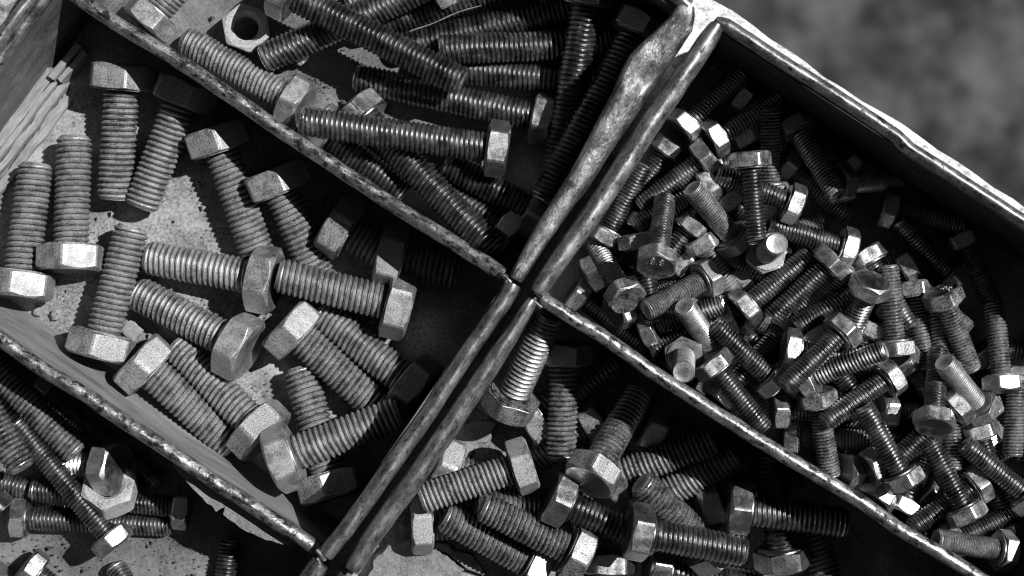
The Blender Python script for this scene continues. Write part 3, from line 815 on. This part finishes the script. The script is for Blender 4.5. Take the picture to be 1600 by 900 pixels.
# ---- right compartment: lowest layer, then the ones the photograph shows
rnd = random.Random(11)
quad = [np.array(p) for p in ((1075, 215), (905, 430), (1500, 810), (1660, 600))]
BURIED = '''showing behind the half white head of the upright shank
under the smooth hollow tip near the heap top
in the gap right of the shank with the 8.8 head
under the left wall between two leaning heads
showing widely between the corner bolt and the dark round head
crossing under the middle of the upright shank
just above the flat lying shank near the far shade
below the foot of the ring tipped stud
beside the upper of two standing studs at the divider
at the divider left of the lower standing stud
seen in the slit between the parallel pair
right of the pale head that ends the flat shank
lying along the lower side of the parallel pair
under the white facet head at the parallel pair foot
right below the broad threaded bolt by the divider
behind the half lit head near the far shade
beneath the big flat oval head top
barely visible deep under the left one of the parallel pair
showing as a sliver left of the oval head shank
right of the broad bright thread in the heap middle
left of the dusty upright shank at right
under the shank of the engraved head
behind the bright low head of the upright gritty shank
showing as a sliver under the long lit facet bolt
crossed by the shank slanting to the right half white head
showing as a sliver low at the right frame edge
under the ringed hex flange at right
showing as a sliver right of the broad white facet
left of the white square facet head
below the broad white facet at right'''.split('\n')
for i in range(6):
    for j in range(5):
        s, t = (i+.5)/6, (j+.5)/5
        p = quad[0]*(1-s)*(1-t)+quad[3]*s*(1-t)+quad[2]*s*t+quad[1]*(1-s)*t
        p = p+np.array([rnd.uniform(-22, 22), rnd.uniform(-22, 22)])
        a = rnd.uniform(0, 2*math.pi)
        t_ = p+np.array([math.cos(a), math.sin(a)])*110
        c = quad[0]*.25+quad[1]*.25+quad[2]*.25+quad[3]*.25
        if np.linalg.norm(t_-c) > np.linalg.norm(p-c)+60: t_ = 2*p-t_
        bolt('heap', 'S' if rnd.random() < .6 else 'SG', p[0], p[1], t_[0], t_[1],
             'buried small bolt '+BURIED[i*5+j], rnd.uniform(0, 60), 'h', None, 'small bolts buried under the heap')
put('heap', [
 # mostly hidden ones
 ('S', 1164, 144, 1200, 190, 12, None, 'h', 'small bolt, single dim head facet in the top corner of the heap'),
 ('SG', 1180, 206, 1150, 150, 20, None, 'h', 'small bolt with only a rough lit sliver of head left of the dark thin shank'),
 ('SG', 1203, 300, 1208, 180, 0, None, 'h', 'small bolt with dim grey head, its dark shank running straight up into shade'),
 ('S', 1328, 262, 1300, 200, 0, None, 'h', 'small bolt head barely seen in the far shade of the heap'),
 ('SG', 1318, 288, 1380, 260, 20, None, 'h', 'small bolt head behind the tip that faces the far wall'),
 ('S', 1240, 319, 1150, 290, 0, None, 'h', 'small bolt with grey head facet between the flat shank and the dusty tip'),
 ('S', 1113, 289, 1060, 320, 12, None, 'h', 'small bolt with split bright head peeping over the smooth tip'),
 ('S', 1139, 302, 1180, 360, 10, None, 'h', 'small bolt with mottled white head left of the upright shank'),
 ('S', 1082, 350, 1040, 400, 0, None, 'h', 'small bolt with white head facet left of the smooth shank foot'),
 ('S', 992, 349, 1040, 300, 25, None, 'h', 'small bolt scrap of head above the bright square head'),
 ('S', 1060, 410, 1110, 440, 8, None, 'h', 'small bolt head just right of the marked head'),
 ('S', 926, 432, 980, 400, 25, None, 'h', 'small bolt with domed grey head at the left wall, above the corner one'),
 ('S', 1352, 402, 1380, 440, 0, None, 'h', 'small bolt with bright head notched by a thread shadow, below the dusty smooth shank'),
 ('S', 1358, 512, 1330, 580, 0, None, 'h', 'small bolt facet with toothed shadow beside the large flat head top'),
 ('S', 1408, 566, 1450, 600, 20, None, 'h', 'small bolt scrap under the bright upright head'),
 ('S', 1275, 524, 1300, 560, 10, None, 'h', 'small bolt lit scrap below the dark tipped shank in the centre'),
 ('S', 1236, 546, 1300, 560, -4, None, 'h', 'small bolt with patchy lit head in the heap centre'),
 ('S', 1097, 604, 1150, 640, 10, None, 'h', 'small bolt with dim head against the divider, below the bright one'),
 ('SG', 1245, 682, 1360, 694, 16, None, 'h', 'small bolt with lit upright facet nearest the divider, left of the dusty shank'),
 ('S', 1325, 707, 1420, 690, 8, None, 'h', 'small bolt with narrow bright facet right of the dusty shank tip'),
 ('S', 1330, 745, 1400, 740, 28, -35, 'h', 'small bolt with curved head edge at the divider'),
 ('S', 1355, 734, 1420, 700, 10, None, 'h', 'small bolt lump in shade by the divider'),
 ('S', 1452, 769, 1500, 830, 10, None, 'h', 'small bolt with dark flat head between two bright ended shanks'),
 ('S', 1562, 822, 1500, 850, 10, None, 'h', 'small bolt lit edge under the dark stub at lower right'),
 ('S', 1530, 560, 1570, 620, 0, None, 'h', 'small bolt head with toothed shadow left of the dusty upright shank'),
 ('S', 1384, 646, 1450, 640, 6, None, 'h', 'small bolt with white head facet below the long lit head'),
 ('SG', 1530, 380, 1531, 466, 10, None, 't', 'small bolt shank standing in shade above the dusty upright one'),
 ('SG', 1580, 590, 1586, 700, 10, None, 'h', 'small bolt shank going down at the right frame edge'),
 ('S', 1660, 560, 1578, 545, 10, None, 't', 'small bolt crossing the right frame edge'),
 ('SG', 1485, 632, 1490, 736, 10, None, 't', 'small bolt with dark upright shank behind the bright lower head'),
 ('S', 1520, 772, 1440, 842, 10, None, 't', 'small bolt shank end in shade by the smooth stud'),
 ('S', 1480, 852, 1588, 795, 10, None, 't', 'small bolt stub with a round tip at the right edge'),
 # middle of the heap
 ('S', 1045, 233, 985, 332, 0, None, 'h', 'small bolt with three faced head against the left wall near the top'),
 ('S', 1077, 194, 1143, 132, -4, -10, 'h', 'small bolt with brightest white facet at the top of the heap'),
 ('S', 1120, 216, 1178, 172, -2, -10, 'h', 'small bolt with bright speckled facet, next to the brightest at the top'),
 ('S', 1106, 248, 1005, 326, 28, None, 'h', 'small bolt with pale two faced head, shank running down left'),
 ('SG', 1225, 259, 1334, 340, 25, None, 'h', 'small bolt with gritty head and shank passing under an upturned tip'),
 ('SG', 1252, 185, 1298, 294, 10, 16, 't', 'small bolt with grainy tip turned up, reaching out of the far shade'),
 ('SG', 1388, 323, 1500, 352, -6, None, 'h', 'small bolt with lone grey head at the far shade edge'),
 ('S', 1325, 387, 1204, 354, 0, None, 't', 'small bolt lying flat, shank ending above the ring tipped stud'),
 ('S', 1494, 432, 1406, 344, 25, 8, 't', 'small bolt with oily dark shank and curled thread at its tip'),
 ('S', 1244, 456, 1135, 402, 10, None, 't', 'small bolt shank tip between the smooth shank and the two parallel ones'),
 ('SD', 1092, 373, 1150, 466, 10, None, 'h', 'small bolt with dirty speckled head, shank diving under a bright head'),
 ('S', 997, 375, 1019, 480, 0, None, 'h', 'small bolt with square white head below the left wall bolt'),
 ('S', 1022, 518, 1120, 478, 28, None, 'h', 'small bolt with peaked two faced head near the divider corner'),
 ('S', 1128, 496, 1006, 546, 18, None, 't', 'small bolt with ridged shank beside the divider, between two standing studs'),
 ('S', 1150, 590, 1211, 529, 10, None, 't', 'small bolt tip with broad threads under the bright head'),
 ('S', 1352, 443, 1246, 513, 10, None, 't', 'small bolt with hollow dark tip left of the lit lower head'),
 ('S', 1218, 638, 1330, 644, 22, None, 'h', 'small bolt with folded bright head at the divider, tip hidden'),
 ('SG', 1427, 451, 1446, 582, 15, None, 'h', 'small bolt with half lit head and gritty shank going straight down'),
 ('S', 1462, 664, 1402, 716, 10, None, 't', 'small bolt short shank leaning behind the dark sided head'),
 ('S', 1528, 673, 1552, 795, 8, None, 'h', 'small bolt with broad white facet under the large ringed head'),
 ('S', 1412, 796, 1424, 730, 0, -25, 'h', 'small bolt with shield shaped lit head near the divider'),
 ('S', 1362, 781, 1392, 728, 2, -25, 'h', 'small bolt with lit head facet touching the divider, below the dark head'),
 ('S', 1537, 754, 1452, 808, 28, None, 'h', 'small bolt with arched two faced head at the right side'),
 ('S', 1620, 790, 1508, 694, 10, None, 't', 'small bolt with dark tip running off the lower right edge'),
 # upper ones
 ('SF', 1143, 371, 1082, 297, 10, 28, 't', 'small smooth bolt with hollow tip near the top of the heap'),
 ('S', 1172, 249, 1182, 372, 14, None, 'h', 'small bolt with upright shank and half white head at its top end'),
 ('S', 950, 377, 1004, 262, 0, None, 'h', 'small bolt leaning on the left wall, white facet on its low head'),
 ('SF', 1200, 409, 1212, 381, 10, 58, 't', 'small standing stud with ringed tip and curved flange'),
 ('S', 1164, 480, 1268, 392, -4, None, 'h', 'small bolt with white facet on its low head, left of the parallel pair'),
 ('S', 1302, 411, 1204, 494, 28, None, 'h', 'small bolt with pale head up right, right of the parallel pair'),
 ('S', 905, 459, 990, 532, 20, None, 'h', 'small bolt in the tray corner where the divider begins'),
 ('SG', 974, 460, 936, 378, 20, -32, 'h', 'small bolt with dark round head top left of the smooth upturned bolt'),
 ('SF', 1104, 437, 1012, 480, 20, 17, 't', 'small smooth bolt with wide hex flange, tip turned down left'),
 ('SF', 1088, 512, 1069, 477, 10, 52, 't', 'small stud standing with pale flat tip, upper of two'),
 ('SF', 1080, 542, 1066, 579, 10, 52, 't', 'small stud standing with pale flat tip at the divider, lower of two'),
 ('S', 1207, 594, 1107, 505, 26, 5, 'h', 'small bolt with broad bright thread, head toward the heap centre bottom'),
 ('S', 1360, 448, 1322, 528, 8, -34, 'h', 'small bolt with big flat oval head top beside the upright gritty shank'),
 ('SG', 1398, 545, 1388, 415, 22, None, 'h', 'small bolt with upright gritty shank ending in a bright low head'),
 ('SG', 1475, 464, 1513, 588, 24, -12, 'h', 'small bolt with dark engraved head top at the right'),
 ('SG', 1571, 597, 1548, 470, 8, None, 'h', 'small bolt with dusty upright shank at right, white facet at its foot'),
 ('SF', 1530, 640, 1466, 569, 30, 32, 't', 'small smooth bolt with ringed hex flange facing the lens at right'),
 ('S', 1318, 516, 1222, 612, 24, None, 'h', 'small bolt with white right facet, shank going down left'),
 ('S', 1288, 584, 1374, 546, 10, 16, 't', 'small bolt with bright round tip turned up right'),
 ('S', 1114, 569, 1189, 668, 2, None, 'h', 'small bolt lying beside the divider with a bright slanted head'),
 ('SG', 1280, 613, 1293, 743, 26, None, 'h', 'small bolt with white topped head and dusty shank pointing at the divider'),
 ('S', 1462, 656, 1456, 600, -2, -24, 'h', 'small bolt with white square facet and short upright shank'),
 ('S', 1415, 749, 1351, 636, -24, None, 'h', 'small bolt slanting to a head white on its right half'),
 ('S', 1508, 799, 1448, 688, -22, None, 'h', 'small bolt slanting to a head white on its left half'),
 ('SF', 1551, 856, 1464, 848, 10, 12, 't', 'small dull stud lying beside the divider at lower right'),
 ('S', 1392, 588, 1293, 655, -10, None, 'h', 'small bolt with long lit head facet, dark tip pointing down left'),
])
mk = bolt('heap', 'S', 1026, 408, 1037, 330, 'small bolt with head top marked 8.8 turned to the lens', 22, 'h', -42, G['heap'])
cu = bpy.data.curves.new('grade_mark', 'FONT'); cu.body = '8.8'; cu.size = 3.0*S; cu.extrude = 0.12*S; cu.align_x = 'CENTER'; cu.align_y = 'CENTER'
tmp = bpy.data.objects.new('tmp', cu); C.objects.link(tmp)
dg = bpy.context.evaluated_depsgraph_get(); dg.update()
gm = bpy.data.meshes.new_from_object(tmp.evaluated_get(dg)); bpy.data.objects.remove(tmp)
gm.materials.clear(); gm.materials.append(M['plated'])
hd = [c for c in mk.children if c.name.startswith('head')][0]
gmo = bpy.data.objects.new('grade_mark', gm); C.objects.link(gmo); gmo.parent = hd
GM = [(gmo, mk)]
for b_ in [o for o in bpy.data.objects if o.get('label') == 'small bolt with dark engraved head top at the right']:
    g2 = gmo.copy(); C.objects.link(g2); g2.parent = [c for c in b_.children if c.name.startswith('head')][0]; GM.append((g2, b_))

# two bright heads in the neighbouring tray
PILES['n'] = Pile()
for hx, hy, tx, ty, roll, lab in ((18, 4, -80, -60, 20, 'bright white bolt head above the rim at the upper left corner'),
                                  (3, 38, -100, 10, 0, 'bright white bolt head cut by the left frame edge near the top')):
    bolt('n', 'L', hx, hy, tx, ty, lab, roll, 'h', 0, 'bolts in the neighbouring tray', zfix=29)

# nuts
def nut(px, py, z, af, k, hole, m, nrm, label, roll=0):
    root = empty('hex_nut', at(px, py, z))
    q = Vector(nrm).to_track_quat('X', 'Z')
    root.rotation_euler = (q.to_matrix() @ Matrix.Rotation(R_(roll), 3, 'X')).to_euler()
    tag(root, label, 'nut', 'loose hex nuts')
    obj('nut_body', nut_mesh('nut_body', af, k, hole, M[m]), root)
nut(385, 45, 5.0, 11.2, 5.4, 6.4, 'ash', (0.1, -0.0, 1), 'grey hex nut lying open side up in the upper compartment', 10)
nut(172, 766, 11.5, 12.6, 6.4, 6.4, 'ash', (0.06, 0.72, 1), 'dusty hex nut tilted under the short bolt in the lower left compartment', 30)

# ------------------------------------------------------------------ scraps in the trays
def slab(name, px, z0, z1, m, label, cat, ridges=0, seed=0, slope=None):
    """a piece with a ragged outline: pixel polygon at height z1, thickness z1-z0, lengthwise ridges"""
    q = vnoise(seed); pts = [at(x, y, z1) for x, y in px]
    out = []
    for a, b in zip(pts, pts[1:]+pts[:1]):
        k = max(1, int(np.linalg.norm(b-a)/0.9))
        nn = np.array([-(b-a)[1], (b-a)[0], 0]); nn /= np.linalg.norm(nn)
        for i in range(k):
            p = a+(b-a)*i/k; out.append(p+nn*(0.35*q(len(out)*0.7, 2)+0.25*q(len(out)*1.9, 5)))
    c = sum(out)/len(out); o = empty(name, (c[0], c[1], z0)); tag(o, label, cat)
    return o, out, q
def plank(name, a, b, width, z0, z1, strips, m, label, cat, seed):
    """a splintered strip of board made of long raised strips"""
    q = vnoise(seed); A = at(*a, z1); B = at(*b, z1); t = (B-A)/np.linalg.norm(B-A); s = np.array([-t[1], t[0], 0]); L = np.linalg.norm(B-A)
    c = (A+B)/2; o = empty(name, (c[0], c[1], z0)); tag(o, label, cat)
    x = -width/2
    for w_, dz, e0_, e1_ in strips:
        v = []; f = []; n = int(L/1.2)
        for i in range(n+1):
            d = e0_+(L-e0_-e1_)*i/n
            k0 = x+0.45*q(d/5, x*3)+0.2*q(d/1.3, x); k1 = x+w_-0.05+0.45*q(d/5+5, x*3+4)
            zz = z1+dz+0.5*q(d/6, x)+0.25*q(d/1.5, x*2)
            rag = [(0.9*q(j*3.1+x, 7+x), 0) for j in range(4)] if i in (0, n) else [(0, 0)]*4
            for j, (kk, z) in enumerate(((k0, z0), (k0+.1, zz-.15), (k1-.1, zz), (k1, z0))):
                p = A+t*(d+rag[j][0])+s*kk; v.append((p[0], p[1], z))
        for i in range(n):
            for j in range(4):
                f.append((i*4+j, i*4+(j+1) % 4, i*4+4+(j+1) % 4, i*4+4+j))
        f += [(0, 1, 2, 3), (n*4+3, n*4+2, n*4+1, n*4)]
        part('strip', v, f, M[m], o, 30); x += w_
    return o
plank('torn_board', (98, 122), (-60, 330), 10, 0.5, 4.2, [(2.9, -2.2, 3, 0), (2.3, -1.2, 1, 0), (1.5, 0, 0.4, 0), (3.2, 0.6, 0, 0)][::-1], 'paper',
      'broken ribbed strip of board lying along the left wall of the middle compartment', 'board strip', 3)
plank('torn_board', (128, 74), (84, 126), 3.6, 0.5, 6.0, [(1.9, 0.3, 0, 0), (1.7, -.6, .8, .5)], 'paper',
      'short splintered scrap of board half in shade at the end of the ribbed strip', 'board strip', 9)

# torn liner hanging from the lower divider
q = vnoise(66); v = []; f = []
a = at(270, 726, 29.5); b = at(456, 853, 29); t = (b-a); L = np.linalg.norm(t); t /= L; s = np.array([t[1], -t[0], 0])
if s[1] > 0: s = -s
n = 60
for i in range(n+1):
    d = L*i/n; h = math.sin(math.pi*(i/n))**0.6
    w_ = max(0.15, (3.6*h if i < 28 else 3.1*h)+0.7*q(d/5)+0.3*q(d/1.7+4)-(1.6 if 26 < i < 29 else 0))
    p0 = a+t*d+s*-3.0; p1 = a+t*d+s*w_
    zt = a[2]+(b[2]-a[2])*i/n
    for p, z in ((p0, zt+0.6), (p1, zt+0.35*q(d/4+9)), (p1, zt-0.7+0.35*q(d/4+9)), (p0, zt-0.5)): v.append((p[0], p[1], z))
for i in range(n):
    for j in range(4): f.append((i*4+j, i*4+(j+1) % 4, i*4+4+(j+1) % 4, i*4+4+j))
f += [(0, 1, 2, 3), (n*4+3, n*4+2, n*4+1, n*4)]
c = at(360, 790, 21); lo = empty('torn_liner', c); tag(lo, 'torn strip of liner sticking out below the lower left divider rim', 'liner')
part('liner_sheet', v, f, M['dirt'], lo, 30)

# caked dirt plates in the lower right compartment
def cake(px, z1, seed, label):
    q = vnoise(seed); pts = [at(x, y, z1) for x, y in px]; c = sum(pts)/len(pts)
    o = empty('dirt_cake', (c[0], c[1], 0)); tag(o, label, 'dirt', 'cracked plates of caked dirt')
    ring = []
    for a, b in zip(pts, pts[1:]+pts[:1]):
        k = max(1, int(np.linalg.norm(b-a)/0.8))
        for i in range(k):
            p = a+(b-a)*i/k; r = p-c; ring.append(p+r/np.linalg.norm(r)*(0.5*q(len(ring)*.5)+.35*q(len(ring)*1.4+3)))
    n = len(ring); v = []; f = []; sh = [1.02, 1.0, 0.95, 0.8, 0.6, 0.4, 0.2]
    for k, s in enumerate(sh):
        for p in ring:
            x = c+(p-c)*s
            z = 0.2 if k == 0 else z1-(0.8 if k == 1 else 0)+0.5*q(x[0]/3, x[1]/3)+0.3*q(x[0]/1.1+5, x[1]/1.1)
            v.append((x[0], x[1], z))
    v.append((c[0], c[1], z1))
    for k in range(len(sh)-1):
        for j in range(n): f.append((k*n+j, k*n+(j+1) % n, (k+1)*n+(j+1) % n, (k+1)*n+j))
    for j in range(n): f.append(((len(sh)-1)*n+j, (len(sh)-1)*n+(j+1) % n, len(v)-1))
    part('dirt_plate', v, f, M['dirt'], o, 40)
cake([(606, 850), (640, 846), (700, 868), (722, 892), (700, 930), (560, 940), (580, 880)], 4.5, 5, 'cracked plate of caked dirt in the lower corner by the right tray wall')
cake([(632, 838), (690, 850), (742, 870), (760, 900), (735, 893), (700, 862), (652, 846)], 3.2, 6, 'narrow ridge of caked dirt above the cracked plate')
cake([(700, 668), (742, 655), (778, 660), (764, 690), (740, 700), (726, 722), (706, 706)], 2.2, 7, 'crumbly patch of caked dirt on the floor beside the right tray wall')
cake([(740, 862), (800, 880), (815, 915), (760, 920)], 2.4, 8, 'low patch of caked dirt under the dusty slanted bolts')

def lump(name, px, py, r, z, m, label, cat, seed, flat=.7):
    vv, ff = blob(seed, r, flat, 12, .35); p = at(px, py, z)
    tag(obj(name, mesh(name, vv, ff, M[m], 40), None, p), label, cat)
lump('dirt_lump', 59, 487, 1.2, 1.0, 'paper', 'pale crumb of dirt left of its larger twin by the far left head', 'dirt', 71)
lump('dirt_lump', 87, 492, 1.5, 1.2, 'paper', 'larger pale crumb of dirt on the floor below the second bolt head', 'dirt', 72)
lump('dirt_lump', 205, 516, 2.3, 1.2, 'paper', 'pale dirt lump beside the shank of the bolt alone on the floor', 'dirt', 73, .5)
def strand(name, pts, r, m, label, cat):
    pts = resample([at(*p) for p in pts], 1.0); v = []; f = []; n = 6; q = vnoise(len(pts))
    for i, p in enumerate(pts):
        t = pts[min(i+1, len(pts)-1)]-pts[max(i-1, 0)]; t /= np.linalg.norm(t)
        a = np.cross(t, [0, 0, 1]); a /= np.linalg.norm(a); b = np.cross(a, t); k = r*(1+.3*q(i*.4))
        for j in range(n):
            v.append(p+a*k*math.cos(j*2*math.pi/n)+b*k*math.sin(j*2*math.pi/n)+a*.3*q(i*.15+3))
    for i in range(len(pts)-1):
        for j in range(n): f.append((i*n+j, i*n+(j+1) % n, (i+1)*n+(j+1) % n, (i+1)*n+j))
    f += [tuple(range(n)), tuple(range(len(v)-1, len(v)-n-1, -1))]
    tag(obj(name, mesh(name, v, f, M[m], 50)), label, cat)
strand('straw', [(640, 51, 11), (700, 26, 12), (752, 8, 13)], 0.16, 'dirt', 'thin pale straw caught between two long bolts at the top', 'straw')
strand('metal_chip', [(466, 96, 3.2), (474, 90, 4.2), (478, 84, 4.5)], 1.0, 'white', 'small white metal chip beside the short visible bolt tip', 'chip')

# crumbs: grit nobody could count
def crumbs(name, quads, count, m, seed, label):
    rg = random.Random(seed); v = []; f = []
    for i in range(count):
        qd = [np.array(p) for p in rg.choice(quads)]; s, t = rg.random(), rg.random()
        p = qd[0]*(1-s)*(1-t)+qd[1]*s*(1-t)+qd[2]*s*t+qd[3]*(1-s)*t
        r = rg.uniform(.12, .35) if rg.random() < .94 else rg.uniform(.5, .95)
        c = at(p[0], p[1], 0.7+r*.4); b = len(v)
        for d in ((1, 0, 0), (-.8, .5, 0), (-.4, -1, 0), (0, 0.1, .9), (.4, .6, -.5)):
            v.append(c+r*np.array(d)*np.array([rg.uniform(.6, 1.3) for _ in range(3)]))
        f += [(b, b+1, b+3), (b+1, b+2, b+3), (b+2, b, b+3), (b+1, b, b+4), (b, b+2, b+4), (b+2, b+1, b+4)]
    tag(obj(name, mesh(name, v, f, M[m], 0)), label, 'grit', kind='stuff')
crumbs('grit', [((130, 150), (20, 420), (420, 740), (640, 480))], 900, 'floor_dust', 1, 'loose grit on the floor of the middle compartment')
crumbs('grit', [((640, 800), (760, 600), (900, 660), (720, 900))], 500, 'dirt', 2, 'loose grit on the floor of the lower right compartment')
crumbs('grit', [((0, 830), (0, 900), (420, 900), (240, 830)), ((300, 20), (480, 150), (640, 190), (560, 80))], 500, 'floor_oil', 3, 'loose grit on the bare floors of the left tray')

bpy.context.view_layer.update()
# the raised 8.8 lies on the top of the head, upright to the lens
for gmo, mk in GM:
    hx = -KIND['S'][2]/2+0.25
    inv = mk.matrix_world.to_3x3().inverted()
    nl = Vector((-1, 0, 0)); upl = inv @ Vector((0.15, 1, 0)); upl = (upl-nl*upl.dot(nl)).normalized(); rl = upl.cross(nl)
    gmo.matrix_parent_inverse = Matrix.Identity(4)
    gmo.matrix_basis = Matrix.Translation(Vector((hx*S, 0, 0))+upl*1.6*S) @ Matrix((rl, upl, nl)).transposed().to_4x4()
for k, s in STAT.items():
    zz = [a for a, _ in s]; print('PILE', k, len(zz), 'max', round(max(zz), 1), 'mean', round(sum(zz)/len(zz), 1), [(round(a), l[:40]) for a, l in sorted(s)[-4:]])
